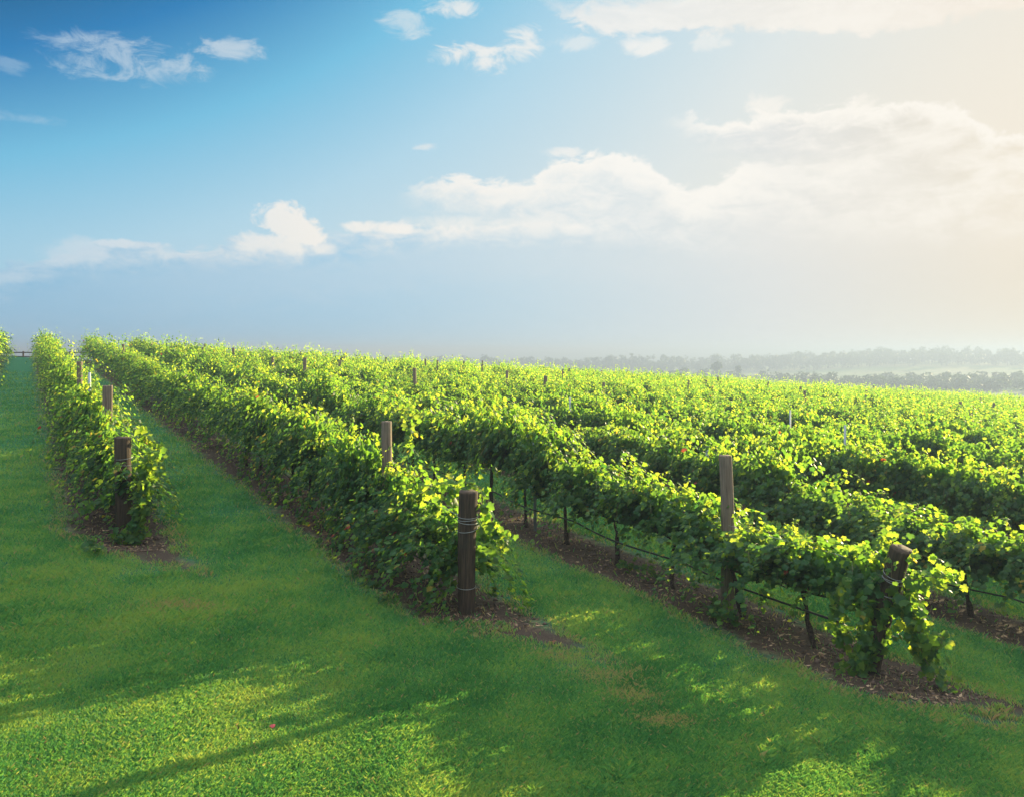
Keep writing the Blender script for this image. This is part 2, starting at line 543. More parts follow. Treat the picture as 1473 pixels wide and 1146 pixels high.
# leaf outlines: x across, y from the stalk to the tip, z along the leaf's normal
def leaf_template(detail):
    if detail == 2:
        o = [(0.0, -0.02), (0.22, -0.16), (0.50, 0.00), (0.40, 0.20), (0.56, 0.42), (0.30, 0.56), (0.20, 0.74), (0.0, 0.95)]
    elif detail == 1:
        o = [(0.0, -0.04), (0.46, 0.0), (0.48, 0.45), (0.0, 0.95)]
    else:
        v = np.array([(-0.5, 0.1, -0.10), (0.0, -0.1, 0.0), (0.5, 0.1, -0.10), (0.42, 0.6, -0.14), (0.0, 0.95, -0.16), (-0.42, 0.6, -0.14)])
        return v, np.array([(1, 2, 3), (1, 3, 4), (1, 4, 5), (1, 5, 0)])
    out_ = o + [(-x, y) for x, y in o[-2:0:-1]]
    v = [(0.0, 0.32, 0.05)] + [(x, y, -0.30 * abs(x) - 0.18 * max(0, y - 0.35) ** 1.0 + 0.04 * math.sin(9 * x + 5 * y)) for x, y in out_]
    n = len(out_)
    return np.array(v), np.array([(0, 1 + (i + 1) % n, 1 + i) for i in range(n)])


TPL = [leaf_template(i) for i in range(3)]


def unit(a): return a / (np.linalg.norm(a, axis=-1, keepdims=True) + 1e-9)


def add_leaves(g, pos, nrm, tip, size, tint, detail, mat=0):
    tv, tf = TPL[detail]
    nrm = unit(nrm)
    tip = unit(tip - nrm * np.sum(tip * nrm, -1, keepdims=True))
    side = np.cross(tip, nrm)
    s = size[:, None, None]
    v = pos[:, None, :] + s * (tv[None, :, 0, None] * side[:, None, :] + tv[None, :, 1, None] * tip[:, None, :] + tv[None, :, 2, None] * nrm[:, None, :])
    f = tf[None] + (np.arange(len(pos)) * len(tv))[:, None, None]
    g.add(v.reshape(-1, 3), f.reshape(-1, 3), mat, np.repeat(tint, len(tv)))


def grow(r, P, D, n, step, droop, wander=0.10):
    """shoots growing together from P along D; returns points (n, S, 3)"""
    P = P.copy(); D = unit(D); out_ = [P.copy()]
    for k in range(n):
        D = D + r.normal(0, wander, D.shape)
        D[:, 2] -= droop * (k / n)
        D = unit(D); P = P + D * step[:, None]
        P[:, 2] = np.maximum(P[:, 2], 0.10 + 0.05 * (k % 2))
        out_.append(P.copy())
    return np.array(out_)


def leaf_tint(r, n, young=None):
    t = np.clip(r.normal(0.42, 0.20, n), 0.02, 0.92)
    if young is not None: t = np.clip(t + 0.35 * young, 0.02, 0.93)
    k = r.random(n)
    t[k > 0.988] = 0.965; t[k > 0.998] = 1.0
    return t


def vine_foliage(g, seed, shoots=44, leaves=22, h=1.0, low=0.25, width=1.0, half=0.95, detail=2, size=(0.070, 0.150), stems=True, inner=280, sway=0.30, floor=0.74):
    r = np.random.default_rng(seed)
    S_ = shoots
    nc = 7                                # shoots bunch together, so the row's top is lumpy
    ccx = np.linspace(-half, half, nc) + r.normal(0, 0.08, nc); ccy = r.normal(0, 0.24 * width, nc); ccl = r.uniform(0.62, 1.24, nc)
    cid = r.integers(0, nc, S_)
    P = np.zeros((S_, 3)); P[:, 0] = ccx[cid] + r.normal(0, 0.07, S_); P[:, 1] = r.normal(0, 0.06, S_); P[:, 2] = 0.90 + r.normal(0, 0.06, S_)
    D = np.stack([r.normal(0, sway * 0.7, S_), ccy[cid] + r.normal(0, 0.22 * width, S_), np.full(S_, 1.0)], -1)
    hang = r.random(S_) < low
    D[hang, 2] = r.uniform(-0.1, 0.5, hang.sum()); D[hang, 1] += np.sign(D[hang, 1]) * 0.45
    L = r.uniform(1.15, 1.65, S_) * h * ccl[cid]
    n = leaves
    pts = grow(r, P, D, n, L / n, 0.30, 0.13)
    nodes = pts[2:].reshape(-1, 3)
    frac = np.repeat(np.linspace(0.1, 1, n - 1), S_)
    outy = np.sign(nodes[:, 1] + r.normal(0, 0.12, len(nodes)))
    off = r.normal(0, 0.036, nodes.shape) + np.stack([np.zeros(len(nodes)), outy * 0.03, np.zeros(len(nodes))], -1)
    pos = nodes + off
    nr = np.stack([r.normal(0, 0.30, len(nodes)), outy * (0.80 - 0.35 * frac) + r.normal(0, 0.25, len(nodes)), 0.60 + r.normal(0, 0.25, len(nodes))], -1)
    tp = np.stack([r.normal(0, 0.6, len(nodes)), outy * 0.5, -0.9 + r.normal(0, 0.4, len(nodes))], -1)
    sz = r.uniform(*size, len(nodes)) * (1.1 - 0.55 * frac ** 2)
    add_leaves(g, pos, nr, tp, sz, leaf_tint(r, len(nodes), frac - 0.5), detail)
    if inner:
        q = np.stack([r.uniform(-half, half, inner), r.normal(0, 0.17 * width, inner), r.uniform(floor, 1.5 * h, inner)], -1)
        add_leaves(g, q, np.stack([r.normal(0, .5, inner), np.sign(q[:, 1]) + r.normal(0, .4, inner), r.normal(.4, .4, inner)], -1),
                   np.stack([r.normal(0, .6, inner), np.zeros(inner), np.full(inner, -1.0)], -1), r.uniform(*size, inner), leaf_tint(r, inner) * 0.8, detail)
    for q in range(4 if detail == 2 else 2):           # a few long shoots stand above the rest
        p0 = np.array([[r.uniform(-half, half), r.normal(0, .12), 1.45 * h]])
        up = grow(r, p0, np.array([[r.normal(0, .35), r.normal(0, .35), 1.0]]), 9, np.array([r.uniform(0.045, 0.075)]), 0.5, 0.16)[:, 0]
        k_ = np.repeat(up, 2, 0); m_ = len(k_)
        add_leaves(g, k_ + r.normal(0, .03, k_.shape), r.normal(0, .6, (m_, 3)) + np.array([0, 0, .5]), r.normal(0, .7, (m_, 3)) + np.array([0, 0, -.4]), np.linspace(0.10, 0.035, m_) * (size[1] / 0.132), np.clip(leaf_tint(r, m_) + .3, 0, .93), detail)
        if stems: tube(g, up, np.linspace(0.004, 0.0015, len(up)), 3, 1, False)
    if stems:
        for s in range(0, S_, 2): tube(g, pts[::3, s], np.linspace(0.006, 0.0025, len(pts[::3])), 3, 1, False)


def trunk_mesh(g, seed, h=0.88, lean=0.12):
    r = np.random.default_rng(seed)
    n = 9
    z = np.linspace(-0.06, h, n)
    x = lean * np.sin(z * 2.2 + r.uniform(0, 3)) + r.normal(0, 0.012, n); y = r.normal(0, 0.012, n).cumsum() * 0.6
    x -= x[0]; y -= y[0]
    rad = np.linspace(0.047, 0.026, n) * (1 + 0.12 * r.normal(size=n)); rad[0] = 0.066
    tube(g, np.stack([x, y, z], -1), rad, 7, 0, True, 0.12, seed)
    return x[-1], y[-1]


def cordon_mesh(g, seed, top, half=0.85):
    r = np.random.default_rng(seed + 99)
    for s in (-1, 1):
        t = np.linspace(0, 1, 7)
        x = top[0] * (1 - t) + s * half * t; z = 0.86 + 0.04 * np.sin(t * 3) + r.normal(0, 0.008, 7); y = top[1] * (1 - t) + r.normal(0, 0.012, 7)
        tube(g, np.stack([x, y, z], -1), np.linspace(0.024, 0.012, 7), 5, 0, True, 0.1, seed)


# ------------------------------------------------------------------ ground
def axis(neg, pos, near, n):
    s = np.linspace(-1, 1, n)
    a = np.sinh(s * 6.2); a /= np.abs(a).max()
    return np.where(a < 0, a * neg, a * pos) + near


gx_ = axis(4200, 4200, 2.0, 300); gy_ = axis(600, 4300, 16.0, 340)
XX, YY = np.meshgrid(gx_, gy_)
ZZ = terrain(XX, YY)
nx, ny = len(gx_), len(gy_)
idx = np.arange(nx * ny).reshape(ny, nx)
a_, b_, c_, d_ = idx[:-1, :-1], idx[:-1, 1:], idx[1:, 1:], idx[1:, :-1]
g = Geo()
g.add(np.stack([XX, YY, ZZ], -1).reshape(-1, 3), np.concatenate([np.stack([a_, b_, c_], -1).reshape(-1, 3), np.stack([a_, c_, d_], -1).reshape(-1, 3)]))
ground = link("ground", g.mesh("ground", [M_GROUND], True))
tag(ground, kind='structure')

# ------------------------------------------------------------------ grass (uncountable)
def row_dist(v): return np.abs(((v - V0) / SP + 0.5) % 1.0 - 0.5) * SP


def vnoise(x, y, s, seed):
    r = np.random.default_rng(seed); o = np.zeros_like(x)
    for k in range(5):
        a = r.uniform(0, 2 * np.pi); f = s * (0.6 + 0.5 * k)
        o += np.sin((x * np.cos(a) + y * np.sin(a)) * f + r.uniform(0, 6)) / (1 + 0.4 * k)
    return o / 2.4


DRY = [(1.03, 10.3, 0.42, 0.30), (1.32, 9.75, 0.35, 0.25), (0.55, 10.9, 0.35, 0.25), (-4.3, 11.7, 0.5, 0.25), (1.55, 9.1, 0.3, 0.2), (4.5, 10.3, 0.5, 0.3), (5.3, 9.9, 0.35, 0.25), (0.55, 11.4, 0.45, 0.3)]


def make_grass():
    r = np.random.default_rng(3)
    n = 1250000
    Y = 6.4 / (1 - r.random(n) * (1 - 6.4 / 60.0))            # density falls off as 1/Y^2 per unit depth
    X = (r.random(n) * 1.24 - 0.62) * Y
    u, v = uv(X, Y)
    wob = 0.18 * vnoise(X, Y, 3.0, 1) + 0.12 * vnoise(X, Y, 9.0, 2)
    rd = row_dist(v) + wob
    into = u - head(v) + 3 * wob
    bare = (rd < 0.78) & (into > -1.2) & (v > -4.4)
    thin = (rd < 1.05) & (into > -1.7) & (v > -4.4)
    keep = ~(bare & (r.random(n) > 0.03)) & ~(thin & (r.random(n) > 0.5))
    X, Y, thin = X[keep], Y[keep], thin[keep]
    n = len(X)
    Z = terrain(X, Y)
    clump = vnoise(X, Y, 2.2, 5)
    tuft = np.clip(vnoise(X, Y, 5.5, 8) - 0.55, 0, 1)
    hgt = r.uniform(0.025, 0.075, n) * (1 + 0.45 * clump) + 0.13 * tuft * r.random(n) ** 2
    k_ = np.clip(Y / 9.0, 1, 4)
    wid = r.uniform(0.0018, 0.0042, n) * k_ ** 1.15
    hgt *= k_ ** 0.22
    a = r.uniform(0, 2 * np.pi, n); b = r.uniform(0, 2 * np.pi, n)
    lean = r.uniform(0.2, 0.95, n) * hgt
    dx, dy = np.cos(a) * wid, np.sin(a) * wid
    lx, ly = np.cos(b) * lean, np.sin(b) * lean
    P0 = np.stack([X - dx, Y - dy, Z - 0.004], -1); P1 = np.stack([X + dx, Y + dy, Z - 0.004], -1)
    P2 = np.stack([X + lx * 0.35 + dx * .8, Y + ly * 0.35 + dy * .8, Z + hgt * 0.6], -1)
    P3 = np.stack([X + lx, Y + ly, Z + hgt * 0.9], -1)
    V = np.stack([P0, P1, P2, P3], 1).reshape(-1, 3)
    i = (np.arange(n) * 4)[:, None]
    F = np.concatenate([np.stack([i + 0, i + 1, i + 2], -1), np.stack([i + 0, i + 2, i + 3], -1)], 1).reshape(-1, 3)
    t = np.clip(r.normal(0.45, 0.22, n) + 0.24 * vnoise(X, Y, 0.9, 9) + 0.32 * vnoise(X, Y, 4.3, 10), 0.02, 0.92)
    dry = np.zeros(n)
    for (x0, y0, rx, ry) in DRY:
        dry = np.maximum(dry, np.exp(-(((X - x0) / rx) ** 2 + ((Y - y0) / ry) ** 2) * 1.2))
    dry = np.maximum(dry, thin * 0.45)
    t = np.where(r.random(n) < dry * 0.72 + 0.035, 0.93 + 0.07 * r.random(n), t)
    g = Geo(); g.add(V, F, 0, np.repeat(t, 4))
    o = link("grass", g.mesh("grass", [M_GRASS], False, True))
    tag(o, "short mown green grass on the headland and between the vine rows", "grass", None, 'stuff')


make_grass()


def make_litter():
    r = np.random.default_rng(8)
    g = Geo()
    for i in range(0, 5):
        v0 = V0 + SP * i; u0 = float(head(v0)) - 1.0
        n = 5200
        u = u0 + 26 * r.random(n) ** 1.5; v = v0 + r.normal(0, 0.42, n)
        x, y = u * DX + v * PX_, u * DY + v * PY_
        P = np.stack([x, y, terrain(x, y) + 0.008], -1)
        a = r.uniform(0, 6.28, n)
        q = n * 2 // 3                        # straws, twigs and dead leaves
        sz = r.uniform(0.015, 0.06, q); w = r.uniform(0.002, 0.02, q)
        t = np.stack([np.cos(a[:q]), np.sin(a[:q]), r.normal(0, .25, q)], -1) * sz[:, None]; sd = np.stack([-np.sin(a[:q]), np.cos(a[:q]), r.normal(0, .4, q)], -1) * w[:, None]
        V = np.stack([P[:q] - t, P[:q] + sd, P[:q] + t + np.array([0, 0, .008]), P[:q] - sd], 1).reshape(-1, 3)
        k = (np.arange(q) * 4)[:, None]
        g.add(V, np.concatenate([np.stack([k, k + 1, k + 2], -1), np.stack([k, k + 2, k + 3], -1)], 1).reshape(-1, 3), 0, np.repeat(r.random(q), 4))
        m = n - q                             # clods
        c = P[q:]; s = r.uniform(0.008, 0.030, m) * (1 + 1.2 * (r.random(m) > 0.93))
        o = np.array([(1, 0, 0), (-1, 0, 0), (0, 1, 0), (0, -1, 0), (0, 0, .8), (0, 0, -.8)])
        V = (c[:, None] + (o[None] * r.uniform(0.6, 1.3, (m, 6, 1))) * s[:, None, None]).reshape(-1, 3)
        f = np.array([(0, 2, 4), (2, 1, 4), (1, 3, 4), (3, 0, 4), (2, 0, 5), (1, 2, 5), (3, 1, 5), (0, 3, 5)])
        g.add(V, (f[None] + (np.arange(m) * 6)[:, None, None]).reshape(-1, 3), 1, np.zeros(m * 6))
    o = link("soil_litter", g.mesh("soil_litter", [M_LITTER, M_CLOD], False, True))
    tag(o, "clods, straw and dead leaves on the bare soil under the vines", "litter", None, 'stuff')


make_litter()

# ------------------------------------------------------------------ vines
ORD = ["first", "second", "third", "fourth", "fifth", "sixth", "seventh", "eighth", "ninth", "tenth", "eleventh", "twelfth", "thirteenth", "fourteenth", "fifteenth",
       "sixteenth", "seventeenth", "eighteenth", "nineteenth"]
TENS = {20: "twent", 30: "thirt", 40: "fort", 50: "fift", 60: "sixt"}


def ordinal(k):                          # k from 1
    if k <= 19: return ORD[k - 1]
    t, o = k // 10 * 10, k % 10
    return TENS[t] + "ieth" if o == 0 else TENS[t] + "y-" + ORD[o - 1]


def rowname(i):                          # i: 0 = A, 1 = B, 2 = C ...
    if i == -1: return "the row at the left frame edge"
    if i == 0: return "the narrow vine row with the red-edged end post"
    if i == 1: return "the row behind the upright dark end post"
    if i == 2: return "the row behind the leaning end post"
    return "the %s row beyond the leaning post" % ordinal(i - 2)


NEAR_TIDY = []; OPEN = []; NEAR_DROOP = []; MID = []
for k in range(7):
    g = Geo(); vine_foliage(g, 100 + k, 60, 27, 1.04, 0.06, 0.95, detail=2, inner=460, floor=0.88)
    NEAR_TIDY.append(g.mesh("foliage", [M_LEAF, M_STEM], False, True))
for k in range(4):
    g = Geo(); vine_foliage(g, 150 + k, 52, 30, 1.10, 0.0, 0.70, detail=2, inner=440, floor=0.98)
    OPEN.append(g.mesh("foliage", [M_LEAF, M_STEM], False, True))
for k in range(7):
    g = Geo(); vine_foliage(g, 200 + k, 70, 29, 1.20, 0.32, 0.85, detail=2, inner=520)
    NEAR_DROOP.append(g.mesh("foliage", [M_LEAF, M_STEM], False, True))
for k in range(8):
    g = Geo(); vine_foliage(g, 300 + k, 58, 26, 1.12, 0.20, 0.9, detail=1, size=(0.08, 0.145), stems=False, inner=300)
    MID.append(g.mesh("foliage", [M_LEAF], False, True))
TRUNKS = []; CORDONS = []
for k in range(6):
    g = Geo(); top = trunk_mesh(g, 400 + k); TRUNKS.append(g.mesh("trunk", [M_BARK], True))
    g = Geo(); cordon_mesh(g, 400 + k, top); CORDONS.append(g.mesh("cordon", [M_BARK], True))
FAR = []
for k in range(6):
    g = Geo(); vine_foliage(g, 500 + k, 34, 13, 1.10, 0.25, 1.0, detail=0, size=(0.13, 0.21), stems=False, inner=70)
    FAR.append((np.concatenate(g.v), np.concatenate(g.f), np.concatenate(g.t)))

VSP = 1.6
ENDU = {0: 16.6, 1: 11.24, 2: 7.73}
vines = []                                # row, k, u, v, x, y, z
for i in range(-1, 40):
    v = V0 + SP * i
    u0 = ENDU.get(i, float(head(v)))
    if i == -1: u0 = 40.0
    first = u0 + {0: 0.9, 1: 1.15, 2: 0.9}.get(i, 0.55)
    k = 0
    u = first
    while u < UEND:
        x, y = xy(u, v)
        px = 736.5 + 1300 * x / y if y > 0.5 else 9999
        d = math.hypot(x, y)
        if -150 < px < 1640 or (d < 34 and v < 40 and px > 0):
            vines.append((i, k, u, v, x, y, px, d))
        k += 1; u += VSP if k > 1 or i != 2 else 1.35
inframe = [w for w in vines if -25 < w[6] < (1640 if w[7] < 26 else 1498)]
inframe.sort(key=lambda w: w[7])
CHOSEN = set((w[0], w[1]) for w in inframe[:294])
fromright = {}
for i in range(3, 40):
    ks = sorted([w for w in vines if w[0] == i and w[6] < 1490], key=lambda w: -w[6])
    for n_, w in enumerate(ks): fromright[(w[0], w[1])] = n_ + 1

GEND = Geo()                              # the vines past the three hundred nearest, as one mass
GROUPV = "grapevines trained along the trellis rows"
rr = np.random.default_rng(77)
end_roots = {}
for (i, k, u, v, x, y, px, d) in vines:
    z = tz(x, y)
    hs_ = 1.0 + 0.09 * math.sin(u * 0.55 + i * 1.7) + rr.uniform(-0.11, 0.12)
    ws = rr.uniform(0.80, 1.12) * (0.78 if i > 3 else 0.80 if i == 0 else 1.0)
    if i == 1 and k < 3: ws *= 0.8
    if i == 2 and k == 0: ws = 0.62
    if i == 3 and u < 12.6: hs_ = min(hs_, 1.0) * 0.88
    if i in ENDU and k == 0: hs_ *= 0.74
    if i in ENDU and k == 1: hs_ *= 0.92 if i != 2 else 0.80
    if i == 2: hs_ *= {0: 1.0, 1: 1.0, 2: 0.95, 3: 1.02}.get(k, 1.13)
    flip = rr.random() < 0.5
    rz = ROT + (math.pi if flip else 0)
    if (i, k) not in CHOSEN:
        fv, ff, ft = FAR[int(rr.integers(len(FAR)))]
        c_, s_ = math.cos(rz), math.sin(rz)
        w_ = fv * np.array([1.04, ws * 0.95, hs_])
        GEND.add(np.stack([w_[:, 0] * c_ - w_[:, 1] * s_ + x, w_[:, 0] * s_ + w_[:, 1] * c_ + y, w_[:, 2] + z], -1), ff, 0, ft)
        if d < 60:
            t = np.array([(x, y, z - 0.05), (x + 0.02, y, z + 0.45), (x, y, z + 0.9)]); tube(GEND, t, 0.04, 5, 1)
        continue
    if i <= 2:
        lab = "grapevine, %s plant up %s" % (ordinal(k + 1), rowname(i)) if i >= 0 else "grapevine far up %s, %s plant" % (rowname(i), ordinal(k + 1))
    else:
        lab = "grapevine in %s, %s from right frame edge" % (rowname(i), ordinal(fromright.get((i, k), 1)))
    if d < 27:
        root = empty("grapevine", (x, y, z), rz)
        root.scale = (1.0, ws, hs_)
        t = link("trunk", TRUNKS[int(rr.integers(6))], root)
        kk = TRUNKS.index(t.data)
        link("cordon", CORDONS[kk], t)
        pool = NEAR_DROOP if i in (0, 1) else (OPEN if i == 2 and k <= 5 else NEAR_TIDY)
        link("foliage", pool[int(rr.integers(len(pool)))], root)
    else:
        root = link("grapevine", MID[int(rr.integers(len(MID)))])
        root.location = (x, y, z); root.rotation_euler = (0, 0, rz); root.scale = (1.03, ws, hs_)
    tag(root, lab, "grapevine", GROUPV)
    if k == 0 and i in ENDU: end_roots[i] = root

vm = link("vineyard_rows", GEND.mesh("vineyard_rows", [M_LEAF, M_BARK], False, True))
tag(vm, "mass of distant sunlit vine rows running up to the skyline", "grapevines", GROUPV, 'stuff')


# shoots that trail off the ends of the rows
def trailing(root, pts, seed, size=(0.085, 0.145), per=0.030, spread=0.055, young=0.3):
    r = np.random.default_rng(seed)
    inv = root.matrix_basis.inverted()
    P = np.array([list(p) for p in pts], float)
    seg = np.linalg.norm(np.diff(P, axis=0), axis=1); cum = np.concatenate([[0], seg.cumsum()])
    n = max(6, int(cum[-1] / per))
    s = np.linspace(0, cum[-1], n)
    q = np.stack([np.interp(s, cum, P[:, j]) for j in range(3)], -1)
    for _ in range(2): q[1:-1] = (q[:-2] + q[1:-1] * 2 + q[2:]) / 4
    pos = np.repeat(q, 2, 0) + r.normal(0, spread, (2 * n, 3))
    sd = np.tile([-1.0, 1.0], n)
    tdir = np.repeat(np.gradient(q, axis=0), 2, 0)
    tdir = unit(tdir)
    side = unit(np.cross(tdir, np.array([0.3, -0.9, 0.35])))
    nr = np.stack([r.normal(-0.1, 0.45, 2 * n), -0.6 + r.normal(0, 0.45, 2 * n), 0.5 + r.normal(0, 0.4, 2 * n)], -1)
    tp = side * sd[:, None] * 0.8 + tdir * 0.4 + np.array([0, 0, -0.7])
    sz = r.uniform(*size, 2 * n) * np.repeat(np.linspace(1.05, 0.6, n), 2)
    tt = leaf_tint(r, 2 * n) * 0.7 + young
    g = Geo(); add_leaves(g, pos, nr, tp, sz, np.clip(tt, 0.05, 0.93), 2)
    tube(g, q, np.linspace(0.007, 0.003, n), 4, 1, False)
    M = np.array(inv)
    for a in range(len(g.v)): g.v[a] = (np.c_[g.v[a], np.ones(len(g.v[a]))] @ M.T)[:, :3].astype(np.float32)
    return link("trailing_shoot", g.mesh("trailing_shoot", [M_LEAF, M_STEM], False, True), root)


bpy.context.view_layer.update()
C_ = end_roots[2]
for n_, (pp, Y0) in enumerate([
    ([(1275, 860), (1278, 815), (1285, 775), (1270, 762)], 11.1),
    ([(1280, 835), (1290, 800), (1275, 768)], 11.0),
    ([(1305, 835), (1335, 828), (1362, 832), (1385, 822)], 10.7),
    ([(1305, 848), (1330, 842), (1352, 838)], 10.7),
    ([(1295, 850), (1318, 885), (1332, 930), (1345, 965), (1362, 985)], 10.7),
    ([(1300, 870), (1325, 915), (1350, 925), (1362, 905)], 10.7),
    ([(1310, 890), (1330, 940), (1340, 960)], 10.75),
    ([(1230, 800), (1215, 850), (1205, 900), (1222, 945), (1200, 972)], 11.2),
    ([(1220, 830), (1200, 880), (1212, 920)], 11.2),
    ([(1250, 860), (1235, 910), (1245, 950), (1225, 978)], 11.0),
    ([(1262, 900), (1250, 940), (1215, 962), (1192, 975)], 11.0),
    ([(1272, 860), (1270, 900), (1288, 920)], 10.8),
    ([(1240, 905), (1255, 930), (1230, 970)], 11.0),
    ([(1308, 858), (1318, 900), (1328, 945), (1352, 978), (1368, 990)], 10.6),
    ([(1330, 930), (1350, 935), (1358, 915)], 10.6)]):
    trailing(C_, [at(a, b, Y0) for a, b in pp], 900 + n_)
B_ = end_roots[1]
for n_, (pp, Y0) in enumerate([
    ([(640, 720), (668, 692), (690, 700), (700, 735)], 12.6),
    ([(690, 720), (705, 745), (718, 765), (733, 768)], 12.4),
    ([(685, 755), (705, 770), (728, 775), (722, 790)], 12.4),
    ([(688, 790), (702, 810), (692, 822)], 12.4),
    ([(645, 780), (630, 815), (622, 845)], 12.6),
    ([(655, 800), (645, 840), (635, 850)], 12.5),
    ([(600, 715), (622, 698), (655, 690)], 12.9),
    ([(588, 640), (592, 610), (582, 592)], 14.6)]):
    trailing(B_, [at(a, b, Y0) for a, b in pp], 930 + n_)
A_ = end_roots[0]
for n_, (pp, Y0) in enumerate([
    ([(195, 660), (215, 680), (205, 720), (200, 760), (195, 800), (190, 822)], 15.0),
    ([(210, 670), (222, 650), (215, 690), (208, 740)], 15.0),
    ([(200, 740), (185, 780), (190, 815)], 14.9),
    ([(160, 700), (145, 725), (120, 730), (108, 735)], 15.3),
    ([(200, 620), (225, 640), (230, 660), (222, 690)], 15.4),
    ([(195, 700), (205, 720), (195, 745), (178, 770), (168, 780)], 14.9),
    ([(205, 690), (198, 770), (205, 810)], 14.9)]):
    trailing(A_, [at(a, b, Y0) for a, b in pp], 960 + n_)


# ------------------------------------------------------------------ posts, stakes, wires, hoses
def post_mesh(name, h, r0, r1, seed, square=False, mat=None):
    g = Geo(); r = np.random.default_rng(seed)
    sides = 20
    ang = np.linspace(0, 2 * np.pi, sides, endpoint=False)
    if square: prof = 1 / np.maximum(np.abs(np.cos(ang)), np.abs(np.sin(ang))) ** 0.75
    else: prof = 1 + 0.035 * np.sin(ang * 3 + r.uniform(0, 6)) + 0.03 * np.sin(ang * 5 + r.uniform(0, 6)) + 0.02 * r.normal(size=sides)
    zs = np.concatenate([[-0.25], np.linspace(0, h - 0.02, 12), [h]])
    rad = np.interp(zs, [0, h], [r0, r1]); rad[-1] *= 0.965
    cx = 0.012 * np.sin(zs * 2.3 + seed); cy = 0.012 * np.sin(zs * 1.7 + seed * 2)
    v = np.stack([cx[:, None] + rad[:, None] * prof * np.cos(ang), cy[:, None] + rad[:, None] * prof * np.sin(ang), np.repeat(zs[:, None], sides, 1)], -1)
    v[-1, :, 2] += 0.005 * r.normal(size=sides)
    n = len(zs); i = np.arange(n - 1)[:, None] * sides; j = np.arange(sides)[None]; k = (j + 1) % sides
    f = np.concatenate([np.stack([i + j, i + k, i + sides + k], -1).reshape(-1, 3), np.stack([i + j, i + sides + k, i + sides + j], -1).reshape(-1, 3)])
    v = np.concatenate([v.reshape(-1, 3), [[cx[-1], cy[-1], h + 0.001]]])
    jj = np.arange(sides)
    f = np.concatenate([f, np.stack([np.full(sides, len(v) - 1), (n - 1) * sides + jj, (n - 1) * sides + (jj + 1) % sides], -1)])
    g.add(v, f)
    return g.mesh(name, [mat], False)


def ring(g, z, r, tilt, th=0.0035):
    a = np.linspace(0, 2 * np.pi, 25)
    pts = np.stack([r * np.cos(a), r * np.sin(a), z + tilt[0] * np.cos(a) + tilt[1] * np.sin(a)], -1)
    tube(g, pts, th, 5, 0, False)


def leaning_post(i, h, r0, r1, lean, label, seed, ties):
    u, v = ENDU[i], V0 + SP * i
    x, y = xy(u, v)
    root = link("end_post", post_mesh("end_post", h, r0, r1, seed, False, M_ENDPOST))
    root.location = (x, y, tz(x, y))
    ax = Vector((-DX * lean, -DY * lean, h)).normalized()      # leans away from its row
    root.rotation_euler = Vector((0, 0, 1)).rotation_difference(ax).to_euler()
    tag(root, label, "post", "stout end posts of the vine rows")
    for (zf, tl) in ties:
        g = Geo(); r = r0 + (r1 - r0) * zf + 0.014
        ring(g, zf * h, r, tl)
        link("wire_tie", g.mesh("wire_tie", [M_WIRE], True), root)
    return root


leaning_post(0, 1.72, 0.140, 0.135, 0.03, "dark stout end post of the leftmost row, leaves hanging round it", 1, [(0.80, (0.01, 0.02)), (0.72, (0.0, -0.02)), (0.5, (0.02, 0))])
leaning_post(1, 1.68, 0.115, 0.130, 0.10, "upright dark round end post bound with wire at the middle row", 2, [(0.80, (0.0, 0.012)), (0.775, (0.012, 0.0)), (0.755, (-0.01, 0.01)), (0.69, (0.02, 0.015)), (0.22, (0.0, 0.01))])
leaning_post(2, 1.66, 0.105, 0.124, 0.47, "leaning dark end post bound with wire and wrapped in leaves", 3, [(0.80, (0.0, 0.02)), (0.775, (0.015, 0.0)), (0.755, (-0.01, 0.01)), (0.66, (0.025, 0.02))])


def solve_u(px, v):
    """where the row at v crosses the compass line through px"""
    t = (px - 736.5) / 1300
    return (v * (PX_ - t * PY_)) / (t * DY - DX)


POSTM = [post_mesh("wooden_post", 2.32, 0.088, 0.084, 20 + k, k % 2 == 0, M_POST) for k in range(4)]
GP = "weathered wooden posts along the vine rows"
placed = []


def wooden(i, u, label, k=0, dz=0.0, sc=1.0):
    v = V0 + SP * i; x, y = xy(u, v)
    o = link("wooden_post", POSTM[k % 4]); o.location = (x, y, tz(x, y) + dz)
    o.rotation_euler = (rr.normal(0, 0.012), rr.normal(0, 0.012), ROT + 0.1 * rr.normal()); o.scale = (sc, sc, 1)
    tag(o, label, "post", GP); placed.append((i, u)); return o


wooden(2, solve_u(1048, V0 + SP * 2), "square grey wooden post above the leaning post's row, sunlit right edge", 0, 0.0, 0.95)
wooden(1, solve_u(557, V0 + SP), "brown wooden post rising behind the upright dark end post", 1)
wooden(0, 19.9, "grey wooden post with red lit edge just behind leftmost end post", 2, 0.05, 1.1)
wooden(0, 31.5, "small wooden post farther up the leftmost narrow row", 3)
wooden(2, 56, "thin wooden post on the left skyline above dense vines", 1, 0.25)
wooden(3, 47.5, "wooden post poking up left of the picture's middle near skyline", 2, 0.15)
wooden(4, 41.6, "short brown post near the skyline at the picture's middle", 1, 0.15)
for i in range(0, 34):
    v = V0 + SP * i
    u = (ENDU.get(i, float(head(v)))) + 3.0 + 11.6
    n_ = 1
    while u < UEND:
        x, y = xy(u, v); px = 736.5 + 1300 * x / y
        if 0 < px < 1473 and y > 45 and rr.random() < 0.5 and not any(a == i and abs(b - u) < 7 for a, b in placed):
            wooden(i, u, "tiny dark post tip in %s, %s along" % (rowname(i), ordinal(n_)), int(rr.integers(4)), -0.05 + rr.uniform(0, 0.25))
        u += 11.6; n_ += 1


